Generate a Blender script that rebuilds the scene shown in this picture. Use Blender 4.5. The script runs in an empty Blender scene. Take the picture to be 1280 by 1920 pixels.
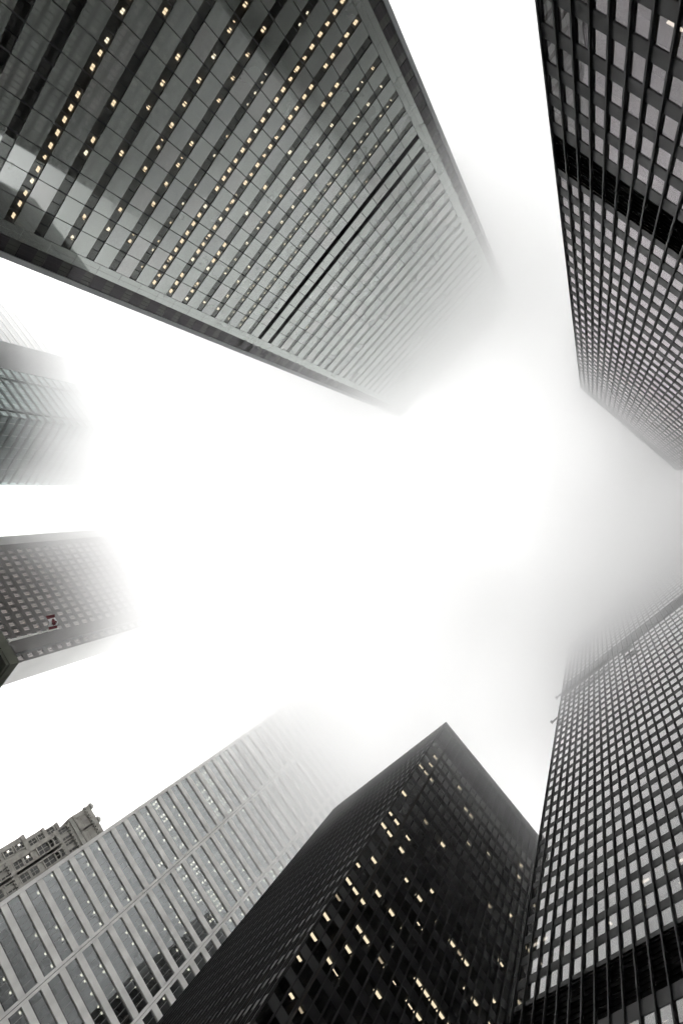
import bpy, math, random
from mathutils import Vector, Matrix
R_ = math.radians
random.seed(7)
S = bpy.context.scene
C = S.collection

# ------------------------------------------------------------------ camera
CX = (-0.64023124, -0.63901626, 0.42633575)
CY = (0.69579456, -0.71758537, -0.03067841)
CZ = (0.32553631, 0.27700082, 0.90404461)
F = 997.834
cam = bpy.data.objects.new("camera", bpy.data.cameras.new("camera"))
C.objects.link(cam)
S.camera = cam
cam.data.sensor_fit = 'VERTICAL'
cam.data.sensor_height = 36.0
cam.data.lens = 36.0 * F / 1920.0
cam.data.clip_start = 0.1
cam.data.clip_end = 4000
EYE = 1.7
cam.matrix_world = Matrix(((CX[0], -CY[0], -CZ[0], 0), (CX[1], -CY[1], -CZ[1], 0),
                           (CX[2], -CY[2], -CZ[2], EYE), (0, 0, 0, 1)))

# ------------------------------------------------------------------ sky and sun (overcast)
SUN_EL, SUN_AZ = 62, 75
w = bpy.data.worlds.new("World")
S.world = w
w.use_nodes = True
nt = w.node_tree
bg = nt.nodes["Background"]
sky = nt.nodes.new("ShaderNodeTexSky")
sky.sky_type = 'NISHITA'
sky.sun_disc = False
sky.sun_elevation = R_(SUN_EL)
sky.sun_rotation = R_(90 - SUN_AZ)
sky.air_density = 1.0
sky.dust_density = 5.0
hs = nt.nodes.new("ShaderNodeHueSaturation")
hs.inputs["Saturation"].default_value = 0.04
nt.links.new(sky.outputs[0], hs.inputs["Color"])
# an overcast deck evens the sky out: mix most of the way to a flat cloud white
mx = nt.nodes.new("ShaderNodeMix")
mx.data_type = 'RGBA'
mx.inputs["Factor"].default_value = 0.8
nt.links.new(hs.outputs[0], mx.inputs[6])
mx.inputs[7].default_value = (9.0, 9.0, 9.0, 1)
nt.links.new(mx.outputs[2], bg.inputs[0])
bg.inputs[1].default_value = 0.15
sun = bpy.data.objects.new("sun", bpy.data.lights.new("sun", 'SUN'))
C.objects.link(sun)
sun.data.energy = 0.5
sun.data.angle = R_(60)
sun.data.color = (1.0, 0.97, 0.92)
sd = Vector((math.cos(R_(SUN_EL)) * math.cos(R_(SUN_AZ)), math.cos(R_(SUN_EL)) * math.sin(R_(SUN_AZ)), math.sin(R_(SUN_EL))))
sun.rotation_euler = sd.to_track_quat('Z', 'Y').to_euler()
sun.location = (0, 0, 500)

S.view_settings.view_transform = 'Standard'
S.view_settings.look = 'None'
S.view_settings.exposure = 1.6
S.view_settings.gamma = 1.0
cy = S.cycles
cy.denoising_prefilter = 'ACCURATE'
cy.use_denoising = True
cy.max_bounces = 16
cy.diffuse_bounces = 2
cy.glossy_bounces = 4
cy.transmission_bounces = 2
cy.transparent_max_bounces = 16
cy.volume_bounces = 14
cy.volume_max_steps = 256
cy.caustics_reflective = False
cy.caustics_refractive = False
cy.sample_clamp_indirect = 4.0
cy.use_adaptive_sampling = True
cy.adaptive_threshold = 0.02

# ------------------------------------------------------------------ materials
def mat(name):
    m = bpy.data.materials.new(name)
    m.use_nodes = True
    t = m.node_tree
    for n in list(t.nodes):
        t.nodes.remove(n)
    o = t.nodes.new("ShaderNodeOutputMaterial")
    return m, t, o

def N(t, kind, **kw):
    n = t.nodes.new(kind)
    for k, v in kw.items():
        if k in n.inputs:
            n.inputs[k].default_value = v
        else:
            setattr(n, k, v)
    return n

def L(t, a, b):
    t.links.new(a, b)

def mottle(t, col, amt=0.12, scale=0.35, detail=4.0, stretch=(1, 1, 1)):
    """base colour broken up by two scales of noise (weather staining)"""
    g = N(t, "ShaderNodeTexCoord")
    mp = N(t, "ShaderNodeMapping")
    mp.inputs["Scale"].default_value = stretch
    L(t, g.outputs["Object"], mp.inputs[0])
    n = N(t, "ShaderNodeTexNoise", Scale=scale, Detail=detail)
    L(t, mp.outputs[0], n.inputs["Vector"])
    r = N(t, "ShaderNodeMapRange")
    r.inputs["From Min"].default_value = 0.3
    r.inputs["From Max"].default_value = 0.7
    r.inputs["To Min"].default_value = 1 - amt
    r.inputs["To Max"].default_value = 1 + amt
    L(t, n.outputs[0], r.inputs[0])
    v = N(t, "ShaderNodeVectorMath", operation='SCALE')
    v.inputs[0].default_value = col[:3]
    L(t, r.outputs[0], v.inputs["Scale"])
    return v.outputs[0]

def wavy(t, scale, strength, dist=0.05):
    g = N(t, "ShaderNodeNewGeometry")
    n = N(t, "ShaderNodeTexNoise", Scale=scale, Detail=1.0)
    L(t, g.outputs["Position"], n.inputs["Vector"])
    b = N(t, "ShaderNodeBump", Strength=strength, Distance=dist)
    L(t, n.outputs[0], b.inputs["Height"])
    return b.outputs[0]

def solid(name, col, rough=0.6, metallic=0.0, spec=0.5, amt=0.12, scale=0.35, stretch=(1, 1, 1)):
    m, t, o = mat(name)
    p = N(t, "ShaderNodeBsdfPrincipled", Roughness=rough, Metallic=metallic)
    p.inputs["Specular IOR Level"].default_value = spec
    L(t, mottle(t, col, amt, scale, stretch=stretch), p.inputs["Base Color"])
    L(t, p.outputs[0], o.inputs[0])
    return m

def glass(name, ior, tint, gloss=(1, 1, 1), wave=(0.25, 0.6), rough=0.0, k=1.0):
    """window glass: Fresnel reflection over a tinted view inside"""
    m, t, o = mat(name)
    fr = N(t, "ShaderNodeFresnel", IOR=ior)
    tr = N(t, "ShaderNodeBsdfTransparent")
    tr.inputs[0].default_value = (*tint, 1)
    gl = N(t, "ShaderNodeBsdfGlossy", Roughness=rough)
    gl.inputs[0].default_value = (*gloss, 1)
    nb = wavy(t, wave[0], wave[1])
    L(t, nb, gl.inputs["Normal"])
    mxx = N(t, "ShaderNodeMixShader")
    # several coated surfaces stacked in one unit reflect k times as much as one
    kk = N(t, "ShaderNodeMath", operation='MULTIPLY', use_clamp=True)
    kk.inputs[1].default_value = k
    L(t, fr.outputs[0], kk.inputs[0])
    L(t, kk.outputs[0], mxx.inputs[0])
    L(t, tr.outputs[0], mxx.inputs[1])
    L(t, gl.outputs[0], mxx.inputs[2])
    L(t, mxx.outputs[0], o.inputs[0])
    return m

def panel(name, col, ior, gloss=(1, 1, 1), wave=(0.2, 0.5), amt=0.06, rough=0.02):
    """fritted opaque glass panel: diffuse ground under a clear reflecting face"""
    m, t, o = mat(name)
    fr = N(t, "ShaderNodeFresnel", IOR=ior)
    df = N(t, "ShaderNodeBsdfDiffuse")
    L(t, mottle(t, col, amt, 0.2), df.inputs[0])
    gl = N(t, "ShaderNodeBsdfGlossy", Roughness=rough)
    gl.inputs[0].default_value = (*gloss, 1)
    L(t, wavy(t, wave[0], wave[1]), gl.inputs["Normal"])
    mxx = N(t, "ShaderNodeMixShader")
    L(t, fr.outputs[0], mxx.inputs[0])
    L(t, df.outputs[0], mxx.inputs[1])
    L(t, gl.outputs[0], mxx.inputs[2])
    L(t, mxx.outputs[0], o.inputs[0])
    return m

def lamp(name, col, strength):
    m, t, o = mat(name)
    e = N(t, "ShaderNodeEmission", Strength=strength)
    e.inputs[0].default_value = (*col, 1)
    L(t, e.outputs[0], o.inputs[0])
    m.cycles.emission_sampling = 'NONE'
    return m

M_steel = solid("black_painted_steel", (0.008, 0.0078, 0.008), 0.5, 0.0, 0.25, 0.25, 0.6, (1, 1, 0.08))
M_spandrel = solid("black_steel_spandrel", (0.0075, 0.0072, 0.0076), 0.45, 0.0, 0.22, 0.15, 0.5)
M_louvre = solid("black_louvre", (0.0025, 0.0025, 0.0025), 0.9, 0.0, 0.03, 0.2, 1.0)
M_inside = solid("dark_office_interior", (0.05, 0.045, 0.04), 0.9, 0.0, 0.0, 0.3, 0.2)
M_ceiling = solid("office_ceiling", (0.16, 0.155, 0.14), 0.9, 0.0, 0.0, 0.2, 0.2)
M_tdglass = glass("bronze_tinted_glass", 1.5, (0.3, 0.28, 0.27), (0.97, 0.92, 0.95), (0.35, 0.15), k=1.9)
M_brglass = glass("clear_bronze_glass", 1.5, (0.3, 0.28, 0.27), (0.95, 0.95, 0.95), (0.35, 0.15), k=3.3)
M_darkglass = glass("dark_bronze_glass", 1.62, (0.15, 0.145, 0.13), (0.9, 0.9, 0.9), (0.45, 0.5))
M_flglass = glass("smoked_ribbon_glass", 1.5, (0.45, 0.42, 0.36), (0.95, 1, 0.97), (0.12, 0.2), k=2.7)
M_flpanel = panel("pale_glazed_panel", (0.25, 0.27, 0.25), 5.2, (0.95, 1, 0.965), (0.1, 0.2), 0.06, 0.035)
M_flpanel_b = panel('pale_glazed_panel_cool', (0.225, 0.245, 0.227), 4.8, (0.96, 1, 0.98), (0.1, 0.2), 0.06, 0.035)
M_flpanel_c = panel('pale_glazed_panel_grey', (0.265, 0.275, 0.255), 5.3, (0.97, .99, 0.97), (0.13, 0.25), 0.06, 0.03)
M_flwing = panel("smoked_corner_panel", (0.03, 0.028, 0.03), 1.6, (0.9, 0.88, 0.92), (0.1, 0.3))
M_flwinglight = panel("grey_corner_panel", (0.06, 0.06, 0.055), 1.8, (0.9, 0.9, 0.88), (0.1, 0.3))
M_flpier = solid("pale_metal_pier", (0.33, 0.34, 0.345), 0.45, 0.3, 0.5, 0.1, 0.1, (1, 1, 0.2))
M_joint = solid("black_joint", (0.01, 0.01, 0.01), 0.7, amt=0.2)
M_stone = solid("pale_concrete", (0.72, 0.71, 0.69), 0.8, 0.0, 0.3, 0.14, 0.35, (1, 1, 0.35))
M_wglass = glass("green_grey_glass", 2.4, (0.16, 0.175, 0.175), (0.95, 0.99, 1.0), (0.2, 0.25), k=2.0)
M_wframe = solid("aluminium_frame", (0.33, 0.33, 0.32), 0.4, 0.5, 0.5)
M_gglass = glass("green_ribbon_glass", 2.15, (0.2, 0.27, 0.26), (0.82, 0.95, 0.93), (0.1, 0.05))
M_gdark = solid("dark_green_spandrel", (0.02, 0.028, 0.027), 0.5, 0.0, 0.2)
M_bwall = solid("brown_polished_granite", (0.03, 0.026, 0.023), 0.5, 0.0, 0.2, 0.08, 0.08)
M_bglass = glass("brown_pane_glass", 2.7, (0.3, 0.25, 0.22), (0.95, 0.88, 0.86), (0.3, 0.06))
M_blight = solid("pale_cladding_sky_tone", (0.3, 0.3, 0.29), 0.5, 0.0, 0.5, 0.1, 0.1)
M_farglass = panel("fog_faded_curtain_wall", (0.3, 0.31, 0.31), 2.2)
M_farside = solid('grey_blank_side', (0.12, 0.125, 0.125), 0.6)
M_farline = solid("pale_floor_band", (0.45, 0.45, 0.44), 0.6)  # band and wall tones set close: fog's fading put into the colours
M_lime = solid("grey_limestone", (0.42, 0.41, 0.38), 0.9, 0.0, 0.2, 0.22, 0.5)
M_limedk = solid("weathered_limestone", (0.37, 0.355, 0.325), 0.9, 0.0, 0.2, 0.25, 0.8)
M_opane = solid('old_window_pane', (0.07, 0.07, 0.068), .25)
M_recess = solid("dark_window_recess", (0.02, 0.02, 0.02), 0.5)
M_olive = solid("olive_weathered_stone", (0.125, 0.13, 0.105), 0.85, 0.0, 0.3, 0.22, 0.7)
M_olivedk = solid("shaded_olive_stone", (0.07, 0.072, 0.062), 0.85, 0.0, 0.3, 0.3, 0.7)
M_pole = solid("white_painted_pole", (0.75, 0.75, 0.72), 0.4)
M_warm = lamp("warm_office_lamp", (1.0, 0.84, 0.64), 0.9)
M_white = lamp("white_office_lamp", (1.0, 0.95, 0.82), 1.0)
M_tube = lamp("warm_fluorescent_panel", (1.0, 0.88, 0.68), 2.3)
M_dim = lamp("dim_office_lamp", (1.0, 0.85, 0.65), 0.9)
M_blind = solid('roller_blind', (.5, .48, .45), .8)
M_ground = solid("plaza_granite", (0.32, 0.32, 0.31), 0.7, 0.0, 0.4, 0.15, 0.4)

# ------------------------------------------------------------------ mesh helpers
class MB:
    def __init__(s):
        s.v, s.f, s.m = [], [], []
    def box(s, x0, x1, y0, y1, z0, z1, mi=0, fr=None):
        if x0 > x1: x0, x1 = x1, x0
        if y0 > y1: y0, y1 = y1, y0
        if z0 > z1: z0, z1 = z1, z0
        b = len(s.v)
        for z in (z0, z1):
            for x, y in ((x0, y0), (x1, y0), (x1, y1), (x0, y1)):
                s.v.append(tf(fr, x, y, z))
        for q in ((3, 2, 1, 0), (4, 5, 6, 7), (0, 1, 5, 4), (1, 2, 6, 5), (2, 3, 7, 6), (3, 0, 4, 7)):
            s.f.append(tuple(b + i for i in q)); s.m.append(mi)
    def quad(s, x0, x1, y, z0, z1, mi=0, fr=None):
        b = len(s.v)
        for x, z in ((x1, z0), (x0, z0), (x0, z1), (x1, z1)):
            s.v.append(tf(fr, x, y, z))
        s.f.append((b, b + 1, b + 2, b + 3)); s.m.append(mi)
    def prism(s, pts, y0, y1, mi=0, fr=None):
        """outline in x,z (counter-clockwise seen from +y... either way) extruded y0..y1"""
        b, n = len(s.v), len(pts)
        for y in (y0, y1):
            for x, z in pts:
                s.v.append(tf(fr, x, y, z))
        s.f.append(tuple(b + i for i in range(n))); s.m.append(mi)
        s.f.append(tuple(b + n + i for i in reversed(range(n)))); s.m.append(mi)
        for i in range(n):
            j = (i + 1) % n
            s.f.append((b + j, b + i, b + n + i, b + n + j)); s.m.append(mi)
    def cyl(s, p0, p1, r0, r1, n=10, mi=0):
        p0, p1 = Vector(p0), Vector(p1)
        a = (p1 - p0).normalized()
        u = a.orthogonal().normalized(); v = a.cross(u)
        b = len(s.v)
        for p, r in ((p0, r0), (p1, r1)):
            for i in range(n):
                th = 2 * math.pi * i / n
                s.v.append(tuple(p + u * (r * math.cos(th)) + v * (r * math.sin(th))))
        for i in range(n):
            j = (i + 1) % n
            s.f.append((b + i, b + j, b + n + j, b + n + i)); s.m.append(mi)
        s.f.append(tuple(b + i for i in reversed(range(n)))); s.m.append(mi)
        s.f.append(tuple(b + n + i for i in range(n))); s.m.append(mi)
    def mesh(s, name, mats):
        me = bpy.data.meshes.new(name)
        me.from_pydata(s.v, [], s.f)
        for m in (mats if isinstance(mats, (list, tuple)) else [mats]):
            me.materials.append(m)
        if any(s.m):
            me.polygons.foreach_set("material_index", s.m)
        me.update()
        return me
    def build(s, name, mats, parent=None, kind=None, label=None):
        o = bpy.data.objects.new(name, s.mesh(name, mats))
        C.objects.link(o)
        o.parent = parent
        if kind: o["kind"] = kind
        if label: o["label"] = label
        return o

def tf(fr, x, y, z):
    if fr is None:
        return (x, y, z)
    ox, oy, a = fr
    c, s_ = math.cos(a), math.sin(a)
    return (ox + c * x - s_ * y, oy + s_ * x + c * y, z)

def tower(name, label, cat, n, D, group=None):
    """root of a building; its local x runs along the face seen (azimuth n, distance D), y points at the camera"""
    o = bpy.data.objects.new(name, None)
    C.objects.link(o)
    o.empty_display_size = 5
    a = R_(n)
    o.location = (math.cos(a) * D, math.sin(a) * D, 0)
    o.rotation_euler = (0, 0, a + math.pi / 2)
    o["label"] = label
    o["category"] = cat
    if group: o["group"] = group
    o["_n"] = 0
    del o["_n"]
    META[o.name] = (a, D)
    return o
META = {}

def score(root, fr, x, y, z):
    a, D = META[root.name]
    lx, ly, lz = tf(fr, x, y, z)
    fa = fr[2] if fr else 0.0
    b = a + math.pi / 2
    wx = math.cos(a) * D + math.cos(b) * lx - math.sin(b) * ly
    wy = math.sin(a) * D + math.sin(b) * lx + math.cos(b) * ly
    wz = lz - EYE
    px = CX[0] * wx + CX[1] * wy + CX[2] * wz
    py = CY[0] * wx + CY[1] * wy + CY[2] * wz
    pz = CZ[0] * wx + CZ[1] * wy + CZ[2] * wz
    if pz <= 0: return -1
    u, v = F * px / pz, F * py / pz
    if abs(u) > 660 or abs(v) > 980: return -1
    nx, ny = -math.sin(b + fa), math.cos(b + fa)
    d = math.sqrt(wx * wx + wy * wy + wz * wz)
    cosv = -(nx * wx + ny * wy) / d
    return max(cosv, 0) / d ** 2 * (1 + 0.5 * (pz / d) ** -3)

def many(root, name, items, make, mats, cap=100, fr=None, label=None):
    """items: (x, z, key); make(mb, x, z, key, fr) adds one piece. The `cap` that show largest become parts of their own
    (sharing mesh data), the rest one 'stuff' part."""
    items = [(it, score(root, it[3] if len(it) > 3 else fr, it[0], 0, it[1])) for it in items]
    items.sort(key=lambda q: -q[1])
    cache = {}
    rest = MB()
    nr = 0
    for i, (it, sc) in enumerate(items):
        x, z, key = it[:3]
        f = it[3] if len(it) > 3 else fr
        if i < cap and sc > 0:
            if key not in cache:
                mb = MB(); make(mb, 0, 0, key, None)
                cache[key] = mb.mesh(name, mats)
            o = bpy.data.objects.new(name, cache[key])
            C.objects.link(o)
            o.parent = root
            o.location = tf(f, x, 0, z)
            if f: o.rotation_euler = (0, 0, f[2])
        else:
            make(rest, x, z, key, f); nr += 1
    if nr:
        rest.build(name, mats, root, kind="stuff")

def interior(root, x0, x1, zs, depth=7.0, th=1.2, yf=-0.3, fr=None, top=None, name="interior", ceil=None):
    """floor slabs with their ceilings and a back wall, seen through the glass"""
    mb = MB()
    for z in zs:      # z = underside (ceiling height)
        mb.box(x0, x1, yf, -depth, z, z + th, 1, fr)
    zt = top or (max(zs) + th)
    mb.box(x0, x1, -depth - 0.02, -depth - 0.5, 0.0, zt, 0, fr)
    return mb.build(name, [M_inside, ceil or M_ceiling], root)

def ibeam(mb, x, y, w_, d, z0, z1, fr=None):
    mb.box(x - w_ / 2, x + w_ / 2, y + d - 0.03, y + d, z0, z1, 0, fr)
    mb.box(x - w_ * 0.2, x + w_ * 0.2, y, y + d - 0.032, z0, z1, 0, fr)
    mb.box(x - w_ * 0.5, x + w_ * 0.5, y - 0.09, y - 0.002, z0, z1, 0, fr)

# ------------------------------------------------------------------ ground
g = MB(); g.quad(-900, 900, 0, -900, 900)
gm = bpy.data.meshes.new("ground")
gm.from_pydata([(-700, -700, 0), (700, -700, 0), (700, 700, 0), (-700, 700, 0)], [], [(0, 1, 2, 3)])
gm.materials.append(M_ground)
go = bpy.data.objects.new("ground", gm); C.objects.link(go); go["kind"] = "structure"

# ================================================================== 1 pale panelled skyscraper, top left
FLT = [(0, 0), (.003, .001), (-.002, .002), (.001, -.002), (-.004, 0)]
def pale_tower():
    D = 70.0
    r = tower("skyscraper", "broad pale panelled office tower at upper left, dotted warm lights, two black louvre bands",
              "office tower", 92, D)
    P = 0.0563 * D
    zc = lambda k: EYE + D * (1.4092 + 0.0563 * k)
    xl, xr = -0.3635 * D, 0.3345 * D
    nb = 15; bw = (xr - xl) / nb
    hh = 0.0097 * D
    K0, K1 = -25, 26
    top = zc(K1) + P / 2
    # piers that close the face
    for a, b in ((-0.3880 * D, xl - 0.02), (xr + 0.02, 0.3618 * D)):
        mb = MB()
        for k in range(K0, K1 + 1):
            z0 = zc(k) - P / 2 if k > K0 else 0.0
            m_ = (a + b) / 2
            for u, v in ((a, m_ - 0.015), (m_ + 0.015, b)):
                mb.box(u, v, 0.0, -0.15, z0 + 0.02, zc(k) + P / 2 - 0.02)
        o = mb.build("corner_pier", M_flpanel, r)
        mb = MB(); mb.box(a + 0.005, b - 0.005, -0.16, -3.3, 0, top)
        mb.build("pier_backing", M_joint, o)
    # panel bands
    rp = random.Random(21)
    for k in range(K0 + 1, K1 + 1):
        mb = MB()
        z0, z1 = zc(k - 1) + hh, zc(k) - hh
        for i in range(nb):
            mb.box(xl + i * bw + 0.055, xl + (i + 1) * bw - 0.055, rp.uniform(-.004, .004), -0.15, z0, z1, rp.choice((0, 0, 0, 1, 2)))
        o = mb.build("panel_band", [M_flpanel, M_flpanel_b, M_flpanel_c], r)
        mb = MB(); mb.box(xl, xr, -0.16, -0.25, z0 + 0.004, z1 - 0.004)
        mb.build("joint_backing", M_joint, o)
    # black louvres
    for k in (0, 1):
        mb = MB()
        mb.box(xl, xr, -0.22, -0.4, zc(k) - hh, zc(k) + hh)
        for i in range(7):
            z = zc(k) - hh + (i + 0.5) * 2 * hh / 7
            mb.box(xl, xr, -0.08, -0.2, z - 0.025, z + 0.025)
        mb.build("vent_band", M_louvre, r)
    # windows: one per bay, a mullion off its middle
    def win(mb, x, z, key, fr):
        w2 = bw / 2 - 0.01
        for sd in (-1, 1):      # two lights to a bay, each hung a touch differently
            a_, b_ = (x - w2, x) if sd < 0 else (x, x + w2)
            t1, t2 = FLT[(key + (sd > 0)) % 5]
            n_ = len(mb.v)
            for xx, zz, dy in ((b_, z - hh, t1 - t2), (a_, z - hh, -t1 - t2), (a_, z + hh, t2 - t1), (b_, z + hh, t1 + t2)):
                mb.v.append(tf(fr, xx, -0.12 + dy, zz))
            mb.f.append((n_, n_ + 1, n_ + 2, n_ + 3)); mb.m.append(0)
        mb.box(x - 0.04, x + 0.04, -0.03, -0.12, z - hh, z + hh, 1, fr)
        mb.box(x - w2, x - w2 + 0.08, -0.03, -0.12, z - hh, z + hh, 1, fr)
        mb.box(x + w2 - 0.08, x + w2, -0.03, -0.12, z - hh, z + hh, 1, fr)
    its = [(xl + (i + 0.5) * bw, zc(k), rp.randrange(5)) for k in range(K0, K1 + 1) if k not in (0, 1) for i in range(nb)]
    many(r, "window", its, win, [M_flglass, M_joint])
    interior(r, xl, xr, [zc(k) + hh - 0.02 for k in range(K0, K1)], 7.0, P - 2 * hh, -0.3)
    # ceiling lamps
    rows = {-2: (2, .93, .35, 's'), -3: (2, .9, .75, 's'), -4: (1, .9, .85, 'w'), -5: (1, .95, .9, 'w'), -6: (2, .85, .25, 'l'),
            -7: (2, .97, .8, 'l'), -8: (2, .85, .95, 'l'), -9: (2, .25, .75, 't'), -10: (1, .8, .55, 'l'), -11: (1, .7, .75, 'l'),
            -12: (1, .5, .8, 'l'), -13: (2, .35, .2, 'l'), -14: (2, .9, .55, 'l'), -15: (1, .1, .1, 'l'), -16: (2, .2, .2, 't'),
            -17: (2, .5, .3, 'l'), -1: (2, .2, .0, 's'), 3: (2, .05, .0, 's')}
    rnd = random.Random(11)
    itl = {'l': [], 'w': [], 's': [], 't': []}
    for k, (per, pl, pr, ty) in rows.items():
        for i in range(nb * per):
            u = (i + 0.5) / (nb * per)
            if rnd.random() < pl + (pr - pl) * u:
                x = xl + u * (xr - xl) + rnd.uniform(-.12, .12)
                itl[ty].append((x, zc(k) + hh - 0.12, rnd.choice('aaaagbcd')))
    LV = dict(a=(1, 0), g=(.7, 0), b=(.85, 1), c=(.9, 2), d=(.8, 0))
    def lam(sx, sy, yy):
        def f(mb, x, z, key, fr):
            g_, m_ = LV[key]
            mb.box(x - sx * g_, x - 0.03, yy, yy - sy, z - 0.05, z + 0.03, m_, fr)
            mb.box(x + 0.03, x + sx * g_, yy, yy - sy * g_, z - 0.05, z + 0.03, m_, fr)
            if key == 'd':
                mb.box(x + 1.0, x + 1.12, yy - .2, yy - .5, z - 0.05, z + 0.03, m_, fr)
        return f
    many(r, "ceiling_lamp", itl['l'], lam(.31, .5, -0.45), [M_warm, M_white, M_dim], 60)
    many(r, "ceiling_lamp", itl['w'], lam(.22, .45, -0.35), [M_white, M_white, M_warm], 20)
    many(r, "ceiling_lamp", itl['s'] + itl['t'], lam(.16, .22, -0.3), [M_white, M_warm, M_dim], 20)
    # set-back corner wings
    for a, b, c, side in ((-0.4305 * (D + 3.3), -0.4190 * (D + 3.3), xl, -1), (0.3974 * (D + 3.3), 0.3878 * (D + 3.3), xr, 1)):
        mb = MB()
        x0, x1 = sorted((b, c))
        for k in range(K0 + 1, K1 + 1):
            mb.box(x0, x1, -3.3, -3.45, zc(k - 1) + hh * 1.2, zc(k) - hh * 1.2, 0)
            mb.box(x0, x1, -3.36, -3.45, zc(k) - hh * 1.2 + .02, zc(k) + hh * 1.2 - .02, 1 if k not in (0, 1) else 2)
        mb.box(x0, x1, -3.5, -6, 0, top, 2)
        for q in range(1, 4):
            xq = x0 + (x1 - x0) * (0.5 + 0.5 * q / 4) if side > 0 else x0 + (x1 - x0) * (0.5 * q / 4)
            mb.box(xq - .03, xq + .03, -3.28, -3.34, 0, top, 2)
        o = mb.build("corner_wing", [M_flwing, M_flwinglight, M_joint], r)
        mb = MB()
        for k in range(K0, K1 + 1):
            mb.box(min(a, b), max(a, b), -3.1, -6, (zc(k) - P / 2 + .015) if k > K0 else 0, zc(k) + P / 2 - .015)
        mb.build("edge_pier", M_flpier, o)
    mb = MB(); mb.box(-30, 27.5, -8, -58, 0, top)
    mb.build("building_core", M_flpier, r)
    mb = MB(); mb.box(-31, 28.5, -0.05, -58.5, top + 0.02, top + 1.2)
    mb.build("roof", M_flpier, r)

TILT = [(0, 0, 0), (.002, .001, 0), (-.003, .002, .3), (.001, -.003, 0), (.004, 0, .95), (-.001, -.001, .55), (0, .003, 0), (-.004, -.002, 0)]
# ================================================================== black steel towers
def steel_tower(name, label, n, D, faces, group, glassm, louvres, top, body, lamps=None, mull_d=0.19, mull_w=0.15, blind=0.0, crown=None, extra=None):
    """faces: list of dict(fr, x0, pitch, n, wins=[(zbottom, ztop)...])"""
    r = tower(name, label, "office tower", n, D, group)
    lists_w = []
    rv = random.Random(len(name) + int(D))
    for fc in faces:
        fr, x0, p, nm, wins = fc['fr'], fc['x0'], fc['p'], fc['n'], fc['wins']
        x1 = x0 + p * nm
        for i in range(nm + 1):
            mb = MB(); ibeam(mb, x0 + i * p, 0.0, mull_w, mull_d, 0.0, top, fr)
            mb.build("mullion", M_steel, r)
        # spandrels between windows
        edges = [0.0]
        for a, b in wins: edges += [a, b]
        edges.append(top)
        for i in range(0, len(edges), 2):
            a, b = edges[i], edges[i + 1]
            lv = [l for l in louvres if a < (l[0] + l[1]) / 2 < b]
            segs = [(a, b)]
            if lv:
                segs = [(a, lv[0][0]), (lv[0][1], b)]
                mb = MB()
                mb.box(x0, x1, -0.3, -0.5, lv[0][0], lv[0][1], 0, fr)
                nl = int((lv[0][1] - lv[0][0]) / 0.6)
                for q in range(nl):
                    z = lv[0][0] + (q + .5) * (lv[0][1] - lv[0][0]) / nl
                    mb.box(x0, x1, -0.18, -0.28, z - .04, z + .04, 0, fr)
                mb.build("louvre_band", M_louvre, r)
            for a_, b_ in segs:
                if b_ - a_ < 0.05: continue
                mb = MB()
                for q in range(nm):
                    mb.box(x0 + q * p + mull_w * .5 + .002, x0 + (q + 1) * p - mull_w * .5 - .002, -0.03, -0.2, a_, b_, 0, fr)
                mb.build("spandrel", M_spandrel, r)
        for xa, xb in fc.get('cols', ((x0 - .12, x0 - .002), (x1 + .002, x1 + .12))):
            mb = MB(); mb.box(xa, xb, 0.04, -6.58, 0, top, 0, fr)
            mb.build("corner_column", M_steel, r)
        lists_w += [(x0 + (q + .5) * p, (a + b) / 2, (round(p, 3), round(b - a, 2), rv.randrange(len(TILT))), fr) for a, b in wins for q in range(nm)
                    if score(r, fr, x0 + (q + .5) * p, 0, (a + b) / 2) > -2]
        interior(r, x0, x1, [b + 0.02 for a, b in wins], fc.get('depth', 6.0), (wins[1][0] - wins[0][1]) - .06, -0.25, fr, top, ceil=M_recess if glassm is M_darkglass else None)
    def win(mb, x, z, key, fr):
        p, h, v = key
        w2 = p / 2 - mull_w * .5
        tx, tz, bl = TILT[v]
        b = len(mb.v)
        for sx, sz in ((1, -1), (-1, -1), (-1, 1), (1, 1)):
            mb.v.append(tf(fr, x + sx * (w2 - .05), -0.075 + tx * sx + tz * sz, z + .005 + sz * (h / 2 - .055)))
        mb.f.append((b, b + 1, b + 2, b + 3)); mb.m.append(0)
        if bl:
            mb.box(x - w2 + .07, x + w2 - .07, -.16, -.17, z + h / 2 - h * bl, z + h / 2 - .06, 2, fr)
        mb.box(x - w2, x - w2 + .05, -0.04, -0.09, z - h / 2, z + h / 2, 1, fr)
        mb.box(x + w2 - .05, x + w2, -0.04, -0.09, z - h / 2, z + h / 2, 1, fr)
        mb.box(x - w2 + .05, x + w2 - .05, -0.04, -0.09, z - h / 2, z - h / 2 + .06, 1, fr)
        mb.box(x - w2 + .05, x + w2 - .05, -0.04, -0.09, z + h / 2 - .05, z + h / 2, 1, fr)
    many(r, "window", lists_w, win, [glassm, M_steel, M_inside if glassm is M_darkglass else M_blind])
    if lamps:
        def lf(mb, x, z, key, fr):
            w_, d_ = (.55, .22) if key == 'bar' else (.14, .3)
            mb.box(x - w_, x + w_, -.34, -.34 - d_, z - .04, z + .04, 0, fr)
        many(r, "ceiling_lamp", lamps, lf, [M_white])
    bx0, bx1, by0, by1 = body
    mb = MB(); mb.box(bx0, bx1, by0, by1, 0, top)
    mb.build("building_core", M_spandrel, r)
    mb = MB()
    cx0, cx1, cy0, cy1 = crown if crown else body
    mb.box(cx0, cx1, cy0, cy1, top + 0.002, top + 0.9)
    mb.build("roof", M_steel, r)
    return r

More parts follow.
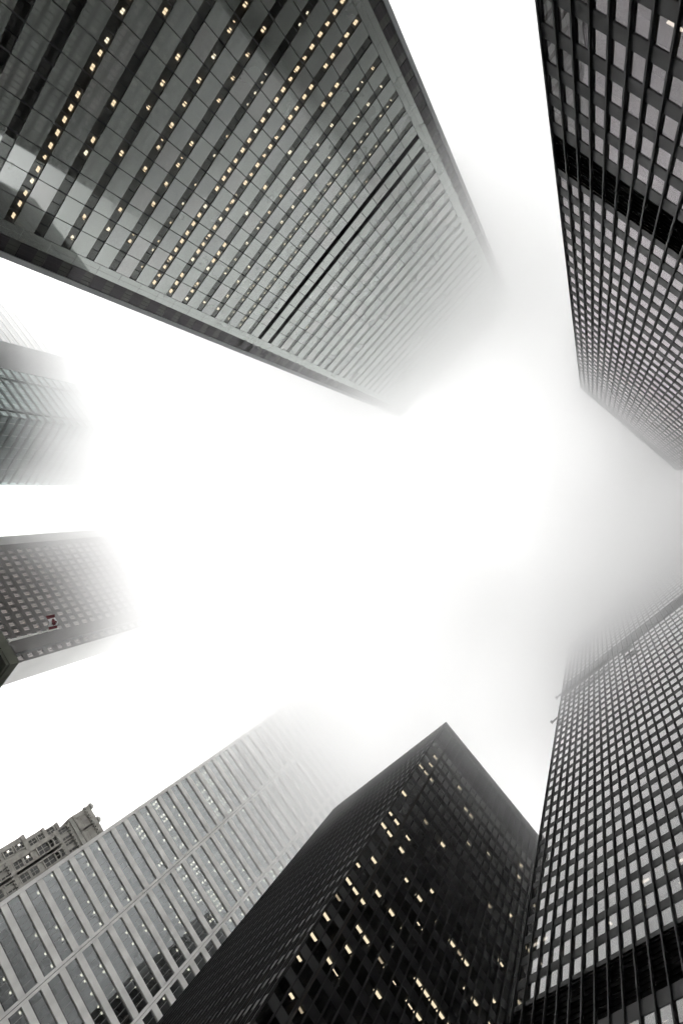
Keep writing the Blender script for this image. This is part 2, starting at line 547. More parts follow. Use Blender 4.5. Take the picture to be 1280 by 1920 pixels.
def tr_tower():
    D = 20.5
    z = lambda h: EYE + D * h
    wins = []
    b = 2.3895
    low = []
    while True:
        if z(b) < 4: break
        low.append((z(b), z(b + .1134))); b -= .1772
    wins += low[::-1]
    b = 2.924
    while b + .11 < 8.6:
        wins.append((z(b), z(b + .112))); b += .1935
    p = 0.0743 * D
    x0 = -1.2742 * D
    top = z(8.82)
    steel_tower("steel_skyscraper", "black steel tower at upper right with pale windows and one black louvre band", 180, D,
                [dict(fr=None, x0=x0 + .25, p=p, n=24, wins=wins), ],
                "black steel and bronze glass towers", M_tdglass, [(z(2.585), z(2.862))], top,
                (x0 + .1, x0 + 24 * p + .4, -6.6, -60), crown=(x0, x0 + 24 * p + .5, .25, -60),
                lamps=[(-.763 * D, z(1.72), 'bar'), (-.522 * D, z(2.99), 'dot')])

def br_tower():
    D = 33.0
    z = lambda h: EYE + D * h
    wins = []
    b = 1.4765 - .065
    low = []
    while z(b) > 4:
        low.append((z(b), z(b + .065))); b -= .0995
    wins += low[::-1]
    b = 1.7177
    while b + .07 < 4.6:
        wins.append((z(b), z(b + .065))); b += .0995
    b = 4.87
    while b + .07 < 6.15:
        wins.append((z(b), z(b + .065))); b += .0995
    p = 0.0473 * D
    x1 = 1.318 * D
    nm = 54
    x0 = x1 - nm * p
    top = z(6.25)
    r = steel_tower("steel_skyscraper", "black steel tower at lower right fading into fog, maintenance booms on its edge",
                -90.6, D, [dict(fr=None, x0=x0 - .2, p=p, n=nm, wins=wins)],
                "black steel and bronze glass towers", M_brglass, [(z(1.524), z(1.700)), (z(4.60), z(4.83))], top,
                (x0, x1 - .1, -6.6, -40), crown=(x0 - .3, x1 + .1, .25, -40),
                lamps=[(s_ * D, z(h_), k_) for s_, h_, k_ in ((.652, 1.965, 'bar'), (.695, 1.967, 'bar'), (.787, 1.968, 'bar'), (.664, 1.87, 'dot'),
                       (.802, 1.87, 'dot'), (.933, 1.87, 'dot'), (1.093, 1.87, 'dot'), (1.14, 1.87, 'dot'), (1.187, 1.87, 'dot'),
                       (1.231, 1.87, 'dot'), (1.224, 1.971, 'bar'), (1.268, 1.972, 'bar'), (.786, 1.46, 'dot'), (.722, 1.46, 'dot'),
                       (.50, 1.87, 'dot'), (.40, 1.46, 'dot'), (.55, 2.07, 'bar'))])
    # window cleaning gear hanging at the mechanical floor
    for (xa, xb, h, lab) in ((1.345, 1.30, 4.60, 'a'), (1.35, 1.30, 4.10, 'b')):
        mb = MB()
        mb.cyl((xa * D, 0.5, z(h) - (.6 if lab == 'b' else 0)), (xb * D, 0.5, z(h) + .2), .16, .2, 8)
        mb.box(xa * D - .1, xa * D + .35, 0.2, .8, z(h) - .3, z(h) + .15)
        mb.build("boom", M_steel, r)
    return r

def platform(xa, xb, h, label):
    D = 33.0
    t = tower("cleaning_platform", label, "work platform", -90.6, D, "window cleaning platforms on the tower")
    z = EYE + D * h
    x0, x1 = xa * D, xb * D
    mb = MB(); mb.box(x0, x1, .35, 1.05, z, z + .1); mb.build("deck", M_steel, t)
    mb = MB()
    for y in (.38, 1.02):
        for zz in (.55, 1.05):
            mb.box(x0, x1, y - .03, y + .03, z + zz, z + zz + .06)
        k = x0
        while k <= x1:
            mb.box(k - .03, k + .03, y - .025, y + .025, z + .1, z + 1.05); k += 1.5
    mb.build("railing", M_steel, t)
    for xx in (x0 + .6, x1 - .6):
        mb = MB(); mb.cyl((xx, .7, z + 1.1), (xx, .7, z + 9), .04, .04, 6); mb.build("cable", M_steel, t)

def dark_tower():
    n, D = 1.0, 62.0
    z = lambda h: EYE + D * h
    p = 0.02485 * D
    x1 = -0.2955 * D
    nm = 26
    wins = []
    t = 1.8951
    low = []
    while z(t) > 6:
        low.append((z(t - .0375), z(t))); t -= .0588
    wins = low[::-1]
    top = z(2.055)
    fr2 = (x1, 0.0, -math.pi / 2)      # left face: local x runs away from the corner... (towards -y)
    # face 2 must point to +x of the root frame
    nl = 27
    fl = (x1, -nl * p, math.pi * 1.5)
    r = steel_tower("steel_skyscraper", "black steel tower at bottom centre with visible roof and scattered warm lit windows",
                n, D, [dict(fr=None, x0=x1 - nm * p, p=p, n=nm, wins=wins, cols=()), dict(fr=(x1, 0.0, -math.pi / 2), x0=0.0, p=p, n=nl, wins=wins, depth=3.0, cols=())],
                "black steel and bronze glass towers", M_darkglass, [(z(1.915), z(2.035))], top,
                (x1 - nm * p + .1, x1 - 6.6, -6.6, -nl * p), crown=(x1 - nm * p, x1 - .02, -.02, -nl * p))
    lit = [(1, 1), (6, 1), (7, 1), (18, 1), (0, 2), (1, 2), (2, 2), (8, 2), (9, 2), (18, 2), (0, 3), (1, 3), (2, 3), (13, 3), (14, 3), (10, 4), (11, 4), (18, 5), (0, 6), (4, 6), (7, 6), (15, 6), (7, 7), (13, 7), (0, 8), (1, 8), (2, 8), (3, 8), (4, 8), (18, 8), (0, 9), (1, 9), (2, 9), (8, 9), (0, 10), (1, 10), (5, 10), (7, 10), (8, 10), (10, 10), (12, 10), (13, 10), (14, 10), (18, 10), (0, 11), (1, 11), (8, 11), (9, 11), (15, 11), (16, 11), (17, 11), (18, 11), (0, 12), (3, 12), (7, 12), (0, 13), (1, 13), (2, 13), (3, 13), (7, 13), (10, 13), (11, 13), (12, 13), (13, 13), (14, 13), (0, 14), (1, 14), (3, 14), (4, 14), (6, 14), (7, 14), (8, 14), (10, 14), (11, 14), (0, 15), (1, 15), (2, 15), (3, 15), (4, 15), (7, 15), (0, 16), (4, 16), (0, 17), (5, 19), (6, 19), (12, 18), (15, 17), (3, 20), (9, 20), (4, 14), (5, 14), (2, 16), (3, 16), (1, 18), (2, 18), (11, 15), (12, 15), (6, 17), (7, 17), (15, 13), (16, 13), (5, 12), (2, 9), (3, 9)]
    rn = random.Random(5)
    its = []
    for c, w_ in lit:
        x = x1 - (c + .5) * p
        zz = z(1.8951 - .0588 * w_) - .16
        its.append((x, zz, 'a' if w_ < 5 else rn.choice('bbbccd')))
    def f(mb, x, zz, key, fr):
        s = dict(a=(.55, .22), b=(.62, .46), c=(.34, .4), d=(.5, .34))[key]
        mb.box(x - s[0], x + s[0], -.42, -.42 - s[1], zz - .04, zz + .04, 1 if key == 'd' else 0, fr)
    many(r, "ceiling_lamp", its, f, [M_tube, M_dim], 100)

# ================================================================== pale concrete tower with ribbon windows
def pale_stone_tower():
    D = 135.0
    z = lambda h: EYE + D * h
    r = tower("ribbon_window_tower", "pale concrete tower at lower left, glass ribbons between ribs, mirroring black buildings low down",
              "office tower", 0, D)
    P = .02893 * D
    H = .0190 * D
    K0, K1 = -13, 34
    ribs = [.1285, .0, -.1330, -.2640, -.395]
    zb = lambda k: z(.4955) + k * P
    top = zb(K1) + P
    bays = []
    for i in range(4):
        a = ribs[i] * D - (.0062 * D if i == 0 else .0045 * D)
        b = ribs[i + 1] * D + .0045 * D
        bays.append((b, a))
    x_l, x_r = ribs[-1] * D, ribs[0] * D
    for k in range(K0, K1):
        mb = MB()
        for b, a in bays:
            npan = 3
            for q in range(npan):
                u0 = b + (a - b) * q / npan; u1 = b + (a - b) * (q + 1) / npan
                mb.box(u0 + .01, u1 - .01, .0, -.5, zb(k) + H, zb(k + 1))
        mb.build("spandrel", M_stone, r)
    for i, x in enumerate(ribs):
        mb = MB()
        x = x * D
        wd = .0062 * D if i == 0 else .009 * D
        xa, xb = (x - wd, x) if i == 0 else (x - wd / 2, x + wd / 2)
        for k in range(K0, K1 + 1):
            z0 = 0 if k == K0 else zb(k)
            if i == 0:
                mb.box(xa, xb - .02, .12, -.6, z0 + .012, zb(k + 1) - .012)
            else:
                mb.box(xa + .002, x - .06, .12, -.6, z0 + .012, zb(k + 1) - .012)
                mb.box(x + .06, xb - .002, .12, -.6, z0 + .012, zb(k + 1) - .012)
        mb.build("rib", M_stone, r)
    npn = 12
    pw = (bays[0][1] - bays[0][0]) / npn
    strip_rows = lambda k: -6 <= k <= 1
    def win(mb, x, zc_, key, fr):
        w2, dark_strip, var = key
        z0, z1 = zc_ - H / 2, zc_ + H / 2
        for q in range(npn):
            xa_, xb_ = x - w2 + 2 * w2 * q / npn, x - w2 + 2 * w2 * (q + 1) / npn
            t1, t2 = FLT[(q * 3 + var * 2 + q // 4) % 5]
            n_ = len(mb.v)
            for xx, zz, dy in ((xb_, z0, t1 - t2), (xa_, z0, -t1 - t2), (xa_, z1, t2 - t1), (xb_, z1, t1 + t2)):
                mb.v.append(tf(fr, xx, -.38 + dy * 1.5, zz))
            mb.f.append((n_, n_ + 1, n_ + 2, n_ + 3)); mb.m.append(0)
            if (q * 7 + var * 5) % 11 < 3:
                mb.box(xa_ + .06, xb_ - .06, -.46, -.48, z1 - (z1 - z0) * (.25 + .2 * ((q + var) % 4)), z1, 3, fr)
        for q in range(npn + 1):
            xx = x - w2 + 2 * w2 * q / npn
            mb.box(xx - .035, xx + .035, -.30, -.38, z0, z1, 1, fr)
        mb.box(x - w2, x + w2, -.2, -.36, z0, z0 + .07, 1, fr)
        if dark_strip:  # plain dark strip along the foot of the lower ribbons
            mb.box(x - w2, x + w2, -.32, -.37, z0 + .08, z0 + .3, 2, fr)
    its = []
    rq = random.Random(8)
    for k in range(K0, K1):
        for b, a in bays:
            its.append(((a + b) / 2, zb(k) + H / 2, (round((a - b) / 2, 3), strip_rows(k), rq.randrange(6))))
    many(r, "ribbon_window", its, win, [M_wglass, M_wframe, M_louvre, M_blind])
    interior(r, x_l, x_r, [zb(k) + H for k in range(K0, K1)], 6.0, P - H, -.55)
    rn = random.Random(3)
    its = []
    for k in range(K0, K1):
        for bi, (b, a) in enumerate(bays):
            mode = rn.choice([0, 0, 1, 1, 1, 2, 3])
            for q in range(npn):
                x = a - (q + .5) * pw
                if mode == 1 and q % 2 == (k % 2) and rn.random() < .85: its.append((x, zb(k) + H - .15, 'a'))
                if mode == 2 and rn.random() < .6:
                    its.append((x, zb(k) + H - .15, 'b'))
                if mode == 3 and rn.random() < .25: its.append((x, zb(k) + H - .15, 'a'))
                if mode == 0 and rn.random() < .06: its.append((x, zb(k) + H - .15, 'a'))
    def f(mb, x, zz, key, fr):
        s = .24
        mb.box(x - s, x + s, -.75, -1.25, zz - .05, zz + .03, 0, fr)
        if key == 'b':
            mb.box(x - s, x + s, -1.9, -2.4, zz - .05, zz + .03, 0, fr)
    many(r, "ceiling_lamp", its, f, [M_dim2], 100)
    mb = MB(); mb.box(x_l, x_r - .7, -6.6, -45, 0, top); mb.build("building_core", M_stone, r)
    mb = MB(); mb.box(x_l, x_r, .1, -45, top + .02, top + 1.5); mb.build("roof", M_stone, r)
M_dim2 = lamp("pale_office_lamp", (1.0, 0.93, 0.76), 2.4)

# ================================================================== green glass tower
def green_tower():
    D = 128.0
    r = tower("glass_tower", "green banded glass tower at the left edge, its near corner folding the bands into chevrons",
              "office tower", 0, D)
    z = lambda h: EYE + D * h
    xc = 1.3415 * D
    W1 = (1.6091 - 1.3415) * D
    W2 = 38.0
    P = .0305 * D
    top = 211.0
    fA = None
    fB = (xc, 0.0, math.pi / 2)     # second face: runs away from the camera at the corner
    K0, K1 = -34, 19
    zb = lambda k: z(1.0798) + k * P - .0
    for k in range(K0, K1):
        if zb(k) < 1: continue
        mb = MB()
        mb.box(xc, xc + W1, .1, -.4, zb(k) - .55, zb(k) + .55, 0)
        o = mb.build("floor_band", M_gdark, r)
        mb = MB()
        mb.box(xc - .1, xc - .5 + .9, -.4, -W2, zb(k) - .55, zb(k) + .55, 0)
        mb.build("floor_band", M_gdark, r)
    def win(mb, x, zc_, key, fr):
        w2, h = key
        mb.quad(x - w2, x + w2, 0.0, zc_ - h, zc_ + h, 0, fr)
        for q in (-1, 1):
            mb.box(x + q * w2 - .05, x + q * w2 + .05, .0, .1, zc_ - h, zc_ + h, 1, fr)
        mb.box(x - .03, x + .03, .01, .05, zc_ - h, zc_ + h, 2, fr)
    its = []
    nA = 6
    for k in range(K0, K1):
        if zb(k) < 1: continue
        zc_ = zb(k) + P / 2
        h = P / 2 - .56
        for q in range(nA):
            w2 = W1 / nA / 2
            its.append((xc + (q + .5) * W1 / nA, zc_, (round(w2, 3), round(h, 3)), (0, -.1, 0.0)))
        for q in range(6):
            w2 = W2 / 6 / 2
            # face B local x from -W2..0 ; plane x = xc
            its.append((-(q + .5) * W2 / 6, zc_, (round(w2, 3), round(h, 3)), (xc + .1, -.4, math.pi / 2)))
    many(r, "window", its, win, [M_gglass, M_gdark, M_wframe])
    # dark vertical ribs near the far corner
    mb = MB(); mb.box(xc + W1 * .76, xc + W1 * .78, .1, .35, 0, top); mb.build("rib", M_gdark, r)
    mb = MB(); mb.box(xc + W1 * .10, xc + W1 * .125, .1, .35, 0, top); mb.build("rib", M_gdark, r)
    interior(r, xc + 1, xc + W1, [zb(k) - .5 for k in range(K0 + 2, K1)], 5, 1.0, -.6)
    mb = MB(); mb.box(xc + 1.2, xc + W1, -2, -W2, 0, top); mb.build("building_core", M_gdark, r)
    mb = MB(); mb.box(xc - .1, xc + W1 + .1, .1, -W2, top + .02, top + 1); mb.build("roof", M_gdark, r)

def faint_tower():
    D = 122.0
    r = tower("faded_tower", "faint striped grey tower almost lost in the fog behind the green glass tower", "office tower", 0, D)
    top = 211.0
    xc = 1.798 * D
    W = 75.0
    P = 3.9
    nfl = int(top / P)
    mb = MB(); mb.box(xc + .1, xc + W, -.3, -45, 0, top); mb.build("wall", M_farglass, r)
    k = 0
    for k in range(20, nfl):
        mb = MB()
        mb.box(xc, xc + W, 0.0, -.25, k * P, k * P + 1.5)
        mb.build("floor_band", M_farline, r)
    mb = MB()
    mb.box(xc - .2, xc + .09, -.3, -45, 0, top); mb.build("side_wall", M_farside, r)
    mb = MB(); mb.box(xc, xc + W, 0, -45, top + .01, top + 1); mb.build("roof", M_farline, r)

# ================================================================== brown punched-window tower
def brown_tower():
    D = 172.0
    r = tower("brown_tower", "dark brown tower at left with a grid of small square windows, behind the flag", "office tower", 0, D)
    z = lambda h: EYE + D * h
    x0, x1 = .5060 * D, .8510 * D
    xf = .8240 * D
    P = .0229 * D
    B = .01815 * D
    top = 211.0
    K0, K1 = -28, 20
    zb = lambda k: z(.7540) + k * P
    ww, wh = B * .30, P * .28
    # wall as strips so that the windows are real openings
    first = .5824 * D
    cols = [first + i * B for i in range(-1, 13)]
    xa = cols[0] - B / 2; xb = cols[-1] + B / 2
    mb = MB()
    cuts = [x0 + 3.2] + [c for c in cols]
    edges = [x0 + 4.0]
    for c in cols: edges += [c - ww, c + ww]
    edges.append(xf)
    for i in range(0, len(edges), 2):
        mb.box(edges[i], edges[i + 1], 0, -.6, 0, top)
    for k in range(K0, K1):
        if zb(k) < 3: continue
        for c in cols:
            mb.box(c - ww, c + ww, -.004, -.6, zb(k) + wh, zb(k + 1) - wh)
    mb.build("wall", M_bwall, r)
    def win(mb, x, zc_, key, fr):
        mb.quad(x - ww, x + ww, -.35, zc_ - wh, zc_ + wh, 0, fr)
        mb.box(x - .05, x + .05, -.28, -.35, zc_ - wh, zc_ + wh, 1, fr)
    its = [(c, zb(k), 0) for c in cols for k in range(K0, K1) if zb(k) > 3]
    its += [(x0 + 1.8, zb(k), 0) for k in range(K0, K1) if zb(k) > 3]
    many(r, "window", its, win, [M_bglass, M_bwall])
    rn = random.Random(9)
    its = [(c + rn.uniform(-.4, .4), zb(k) + wh - .2, 0) for c in cols for k in range(-6, K1) if rn.random() < .16]
    def f(mb, x, zz, key, fr):
        mb.box(x - .2, x + .2, -.6, -1.0, zz - .04, zz + .04, 0, fr)
    many(r, "ceiling_lamp", its, f, [M_white], 60)
    interior(r, edges[0], xf, [zb(k) + wh + .1 for k in range(-25, K1)], 5, P - 2 * wh - .2, -.65)
    # recessed vertical channel and the corner strip with its single windows
    mb = MB()
    mb.box(x0 + 3.2, x0 + 3.98, -.5, -1.2, 0, top)
    mb.box(x0 + 3.3, x0 + 3.5, 0, -.5, 0, top)
    mb.build("channel", M_gdark, r)
    mb = MB()
    mb.box(x0, x0 + 1.8 - ww, 0, -.6, 0, top); mb.box(x0 + 1.8 + ww, x0 + 3.2, 0, -.6, 0, top)
    for k in range(K0, K1):
        if zb(k) > 3: mb.box(x0 + 1.8 - ww, x0 + 1.8 + ww, -.004, -.6, zb(k) + wh, zb(k + 1) - wh)
    mb.build("corner_strip", M_bwall, r)
    # fluted far corner
    mb = MB()
    nf = 7
    for i in range(nf):
        a = xf + (x1 - xf) * i / nf
        mb.box(a, a + (x1 - xf) / nf * .55, .25, -.6, 0, top)
    mb.box(xf, x1, -.05, -.58, 0, top)
    mb.build("fluted_corner", M_blight, r)
    mb = MB(); mb.box(x0 - .15, x0 - .01, 0, -13.8, 0, top); mb.build("side_wall", M_blight, r)  # sky reflected on this side face is put into its pale colour
    mb = MB(); mb.box(x0 + .01, x1, -6, -13.7, 0, top); mb.build("building_core", M_bwall, r)
    mb = MB(); mb.box(x0 - .15, x1, 0, -13.8, top + .02, top + 1); mb.build("roof", M_bwall, r)

# ================================================================== ornate old stone tower
def ornate():
    D = 152.0
    r = tower("stone_building", "old carved limestone high-rise with stepped crown and arched windows behind the pale concrete tower",
              "stone building", 0, D)
    z = lambda h: EYE + D * h
    X = lambda s: s * D
    def tier(a, b, h0, h1, y0, y1, m=M_lime, name="tier"):
        mb = MB(); mb.box(X(a), X(b), y0, y1, h0 if h0 == 0 else z(h0), z(h1)); return mb.build(name, m, r)
    tier(.02, .1735, 0, .6290, 0, -30, M_lime, "shaft")
    tier(.1737, .2014, 0, .5665, -3, -28, M_lime, "side_wing")
    tier(.1737, .1940, .5668, .6000, -3.2, -27)
    tier(.1737, .1900, .6002, .6245, -3.4, -26)
    tier(.1255, .1801, .6292, .6670, 1.0, -25, M_lime, "crown")
    tier(.02, .1250, .6292, .6500, -6, -25)
    # cornices, string courses and dentils
    def course(a, b, h, t, out, y=0.0, m=M_limedk, dent=0.0):
        mb = MB()
        mb.box(X(a) - out * .15, X(b) + out * .15, y + .002, y + out * .5, z(h), z(h) + t)
        mb.box(X(a) - out * .05, X(b) + out * .05, y + .003, y + out * .55, z(h) - t * .7, z(h) - .003)
        if dent:
            x = X(a)
            while x < X(b):
                mb.box(x, x + dent * .5, y + .004, y + out * .8, z(h) - t * 1.5, z(h) - t * .72); x += dent
        mb.build("cornice", m, r)
    course(.02, .1735, .6275, .6, 1.1, 0, M_limedk, .9)
    course(.02, .1735, .6040, .5, .6, 0, M_limedk, .8)
    course(.02, .1735, .5560, .5, .5, 0)
    course(.02, .1735, .5190, .6, .9, 0, M_limedk, .9)
    course(.1745, .2014, .5650, .6, .7, -3)
    course(.1745, .1940, .5990, .5, .6, -3.2)
    course(.1745, .1900, .6232, .5, .6, -3.4)
    course(.1255, .1801, .6655, .7, .9, 1.0, M_limedk, .9)
    course(.1255, .1801, .6380, .4, .4, 1.0)
    # finials on the crown
    for s in (.1775, .150):
        mb = MB()
        x = X(s)
        mb.box(x - .8, x + .8, .2, 1.7, z(.667) + .71, z(.667) + 1.1)
        mb.cyl((x, .95, z(.667) + 1.1), (x, .95, z(.667) + 1.4), .55, .55, 10)
        mb.cyl((x, .95, z(.667) + 1.4), (x, .95, z(.667) + 1.7), .55, .3, 10)
        mb.build("finial", M_lime, r)
    # pilaster strips on the shaft
    for s in (.1705, .1500, .1480, .1280, .1260, .1060):
        mb = MB(); mb.box(X(s) - .5, X(s) + .5, .001, .35, z(.40), z(.6030)); mb.build("pilaster", M_limedk, r)
    # windows
    def sqwin(x, zc_, w_, h_, y, lit=False, arch=False, blind_=False):
        mb = MB()
        # surround
        mb.box(x - w_ - .25, x - w_, y + .001, y + .22, zc_ - h_ - .25, zc_ + h_ + (.0 if arch else .25))
        mb.box(x + w_, x + w_ + .25, y + .001, y + .22, zc_ - h_ - .25, zc_ + h_ + (.0 if arch else .25))
        mb.box(x - w_, x + w_, y + .001, y + .3, zc_ - h_ - .25, zc_ - h_)
        if arch:
            for q in range(8):
                a0, a1 = math.pi * q / 8, math.pi * (q + 1) / 8
                ri, ro = w_, w_ + .3
                mb.prism([(x + ri * math.cos(a0), zc_ + h_ + ri * math.sin(a0)), (x + ro * math.cos(a0), zc_ + h_ + ro * math.sin(a0)),
                          (x + ro * math.cos(a1), zc_ + h_ + ro * math.sin(a1)), (x + ri * math.cos(a1), zc_ + h_ + ri * math.sin(a1))], y + .001, y + .24)
        else:
            mb.box(x - w_, x + w_, y + .001, y + .22, zc_ + h_, zc_ + h_ + .25)
        mb.box(x - .06, x + .06, y + .03, y + .09, zc_ - h_, zc_ + h_)
        mb.box(x - w_, x + w_, y + .031, y + .088, zc_ - .06, zc_ + .06)
        o = mb.build("window", M_limedk, r)
        mb = MB()
        if arch:
            pts = [(x - w_, zc_ - h_), (x + w_, zc_ - h_)] + [(x + w_ * math.cos(math.pi * q / 8), zc_ + h_ + w_ * math.sin(math.pi * q / 8)) for q in range(9)]
            mb.prism(pts, y + .002, y + .02)
        else:
            mb.box(x - w_, x + w_, y + .002, y + .02, zc_ - h_, zc_ + h_)
        mb.build("pane", M_limedk if blind_ else M_opane, o)
        if lit:
            mb = MB(); mb.box(x + w_ * .2, x + w_ * .7, y + .03, y + .08, zc_ - h_ * .1, zc_ + h_ * .4)
            mb.build("lit_lamp", M_white, o)
    hs_ = [.4700, .4900, .5120, .5335, .5550]
    for h, lit in ((.4950, 0), (.5170, 0), (.5370, 1), (.5555, 1)):
        sqwin(X(.1885), z(h), .75, 1.0, -3, bool(lit))
    for h, lit in ((.5770, 0), (.5935, 0)):
        sqwin(X(.1832), z(h), .7, .9, -3.2, bool(lit))
    sqwin(X(.1832), z(.6105), .7, .9, -3.4, False)
    for s0 in (.1605, .1380, .1160):
        sqwin(X(s0), z(.5330), .9, 1.15, 0, False)
        sqwin(X(s0), z(.5475), .9, 1.15, 0, s0 == .1605)
        for q in (-1, 1):
            sqwin(X(s0) + q * 1.25, z(.5090), .62, 1.0, 0, False, True)
            sqwin(X(s0) + q * 1.25, z(.6130), .62, 1.3, 0, False, True)
        sqwin(X(s0), z(.5740), 1.6, 1.3, 0, False, True)
        sqwin(X(s0), z(.5930), .9, 1.1, 0, False)
        sqwin(X(s0), z(.4880), .9, 1.3, 0, False)
    sqwin(X(.1600), z(.6480), 1.9, 1.4, 1.0, False, True, True)
    sqwin(X(.1380), z(.6480), 1.9, 1.4, 1.0, False, True, True)

# ================================================================== low stone corner block with the flag
def stone_corner():
    n0 = 0
    D = 46.4
    r = tower("stone_block", "olive grey stone cornice corner poking in at the left edge below the flagpole", "stone building", 0, D)
    top = 34.3
    xc = 23.55
    W = 30.0
    # walls
    mb = MB(); mb.box(xc + 1.5, xc + W, -1.5, -25, 0, top - 3.0); mb.build("wall", M_olive, r)
    # cornice steps: soffit seen from below
    mb = MB()
    mb.box(xc, xc + W, 0, -25, top - .9, top)
    mb.box(xc + .15, xc + W, -.15, -25, top - 1.15, top - .905)
    mb.build("cornice", M_olive, r)
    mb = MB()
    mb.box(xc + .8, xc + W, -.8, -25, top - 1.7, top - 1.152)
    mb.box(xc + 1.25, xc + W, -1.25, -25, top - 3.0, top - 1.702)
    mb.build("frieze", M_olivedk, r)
    mb = MB()
    for i in range(4):
        y = xc + 1.9 + i * 2.0
        mb.box(y, y + .55, -.28, -.72, top - 1.2, top - 1.152)
        mb.box(xc + .28, xc + .72, -1.9 - i * 2.0, -2.45 - i * 2.0, top - 1.2, top - 1.152)
    mb.build("soffit_vent", M_recess, r)
    return r, top

def flag_and_pole():
    """white pole on the cornice, flag streaming sideways"""
    d = lambda px, py: Vector([CX[i] * (px - 640) + CY[i] * (py - 960) + CZ[i] * F for i in range(3)]).normalized()
    # root of the pole on top of the cornice
    t0 = d(15, 1202); s0 = (34.3 - EYE) / t0.z
    base = Vector((0, 0, EYE)) + t0 * s0
    t1 = d(88.5, 1183.5)
    # vertical pole: same plan position
    hr = math.hypot(base.x, base.y)
    ph = EYE + hr * t1.z / math.hypot(t1.x, t1.y)
    o = bpy.data.objects.new("flagpole", None); C.objects.link(o)
    o.location = base
    o["label"] = "slim white flagpole rising from the stone cornice at the left edge"; o["category"] = "flagpole"
    hh = ph - base.z + 1.25
    mb = MB(); mb.cyl((0, 0, 0), (0, 0, hh), .13, .06, 12); mb.build("pole", M_pole, o)
    mb = MB(); mb.cyl((0, 0, 0), (0, 0, .25), .22, .16, 12); mb.build("base_collar", M_pole, o)
    mb = MB(); mb.cyl((0, 0, hh), (0, 0, hh + .1), .07, .03, 10); mb.build("finial", M_pole, o)
    # flag, hoist 1.2 high, fly 2.1
    m, t, out = mat("flag_cloth")
    p = N(t, "ShaderNodeBsdfPrincipled", Roughness=.8)
    p.inputs["Base Color"].default_value = (.8, .8, .8, 1)
    L(t, p.outputs[0], out.inputs[0])
    m2 = solid("flag_red", (.13, .02, .028), .8, amt=.08)
    hoist, fly = .95, 1.7
    zt = hh - .05
    az = math.atan2(base.y, base.x)
    du = Vector((-math.sin(az + .25), math.cos(az + .25), 0))
    nn = Vector((math.cos(az + .25), math.sin(az + .25), 0))
    nu, nv = 42, 24
    leaf = [(0, -.46), (.03, -.2), (.28, -.25), (.23, -.15), (.45, .07), (.38, .11), (.42, .28), (.27, .25), (.22, .33), (.09, .19),
            (.14, .42), (.06, .37), (0, .5)]
    poly = leaf + [(-x, y) for x, y in reversed(leaf[1:-1])]
    def inside(x, y):
        c = False
        for i in range(len(poly)):
            x1, y1 = poly[i]; x2, y2 = poly[i - 1]
            if (y1 > y) != (y2 > y) and x < (x2 - x1) * (y - y1) / (y2 - y1) + x1: c = not c
        return c
    def pos(u, v):
        a = u * fly
        wav = .16 * math.sin(u * 8 + v * 1.5) * min(1, u * 3)
        sag = -.22 * u * u
        return du * (a * .93) + nn * wav + Vector((0, 0, zt - hoist + v * hoist + sag))
    mb = MB()
    for i in range(nu + 1):
        for j in range(nv + 1):
            mb.v.append(tuple(pos(i / nu, j / nv) + nn * 0))
    for i in range(nu):
        for j in range(nv):
            a = i * (nv + 1) + j
            mb.f.append((a, a + nv + 1, a + nv + 2, a + 1))
            u, v = (i + .5) / nu, (j + .5) / nv
            red = u < .25 or u > .75 or inside((u - .5) * fly / hoist / .98, (v - .5) / .98)
            mb.m.append(1 if red else 0)
    f = mb.build("flag", [m, m2])
    md = f.modifiers.new("thick", 'SOLIDIFY'); md.thickness = .012
    f.location = base
    f["label"] = "red and white maple leaf flag streaming from the flagpole"; f["category"] = "flag"

pale_tower()
tr_tower()
br_tower()
platform(1.27, 0.83, 4.50, "long work platform beside the left edge of the lower right tower")
platform(0.70, 0.60, 4.42, "short work platform hanging further from the edge of the lower right tower")
dark_tower()
pale_stone_tower()
green_tower()
faint_tower()
brown_tower()
ornate()
stone_corner()
flag_and_pole()

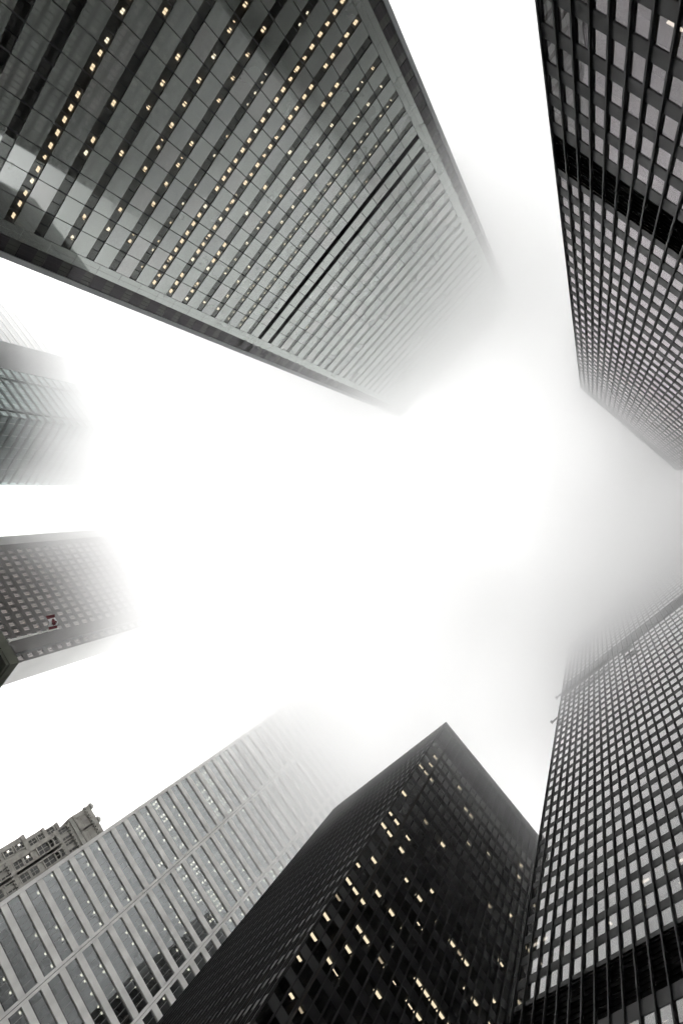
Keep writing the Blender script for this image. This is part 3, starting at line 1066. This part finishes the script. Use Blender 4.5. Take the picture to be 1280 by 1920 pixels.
# ------------------------------------------------------------------ low cloud and haze
def haze():
    mb = MB()
    mb.box(-720, 720, -720, 720, -1, 214.5)
    m, t, o = mat("fog")
    geo = N(t, "ShaderNodeNewGeometry")
    sep = N(t, "ShaderNodeSeparateXYZ")
    L(t, geo.outputs["Position"], sep.inputs[0])
    nz = N(t, "ShaderNodeTexNoise", Scale=0.018, Detail=5.0, Roughness=0.6)
    L(t, geo.outputs["Position"], nz.inputs["Vector"])
    def mth(op, a, b=None):
        n = N(t, "ShaderNodeMath", operation=op)
        for i, q in enumerate((a, b)):
            if q is None: continue
            if isinstance(q, (int, float)): n.inputs[i].default_value = q
            else: L(t, q, n.inputs[i])
        return n.outputs[0]
    zz = mth('ADD', sep.outputs[2], mth('MULTIPLY', mth('SUBTRACT', nz.outputs[0], 0.5), 85.0))
    # the cloud hangs a little lower round the near towers than out to the sides
    ln = N(t, "ShaderNodeVectorMath", operation='LENGTH')
    flat = N(t, "ShaderNodeVectorMath", operation='MULTIPLY')
    flat.inputs[1].default_value = (1, 1, 0)
    L(t, geo.outputs["Position"], flat.inputs[0])
    L(t, flat.outputs[0], ln.inputs[0])
    zz = mth('SUBTRACT', zz, mth('MULTIPLY', mth('MINIMUM', mth('MAXIMUM', mth('SUBTRACT', ln.outputs["Value"], 120.0), -30.0), 130.0), 0.27))
    r = N(t, "ShaderNodeMapRange")
    r.inputs["From Min"].default_value = 100
    r.inputs["From Max"].default_value = 176
    r.clamp = False
    L(t, zz, r.inputs[0])
    d = mth('ADD', mth('MULTIPLY', mth('POWER', mth('MINIMUM', mth('MAXIMUM', r.outputs[0], 0.0), 1.0), 1.3), 0.060), 0.0001)
    v = N(t, "ShaderNodeVolumePrincipled")
    v.inputs["Color"].default_value = (1, 1, 1, 1)
    v.inputs["Anisotropy"].default_value = 0.4
    L(t, d, v.inputs["Density"])
    L(t, v.outputs[0], o.inputs["Volume"])
    m.cycles.volume_step_rate = 0.12
    h = mb.build("haze", m)
    h["kind"] = "stuff"
haze()
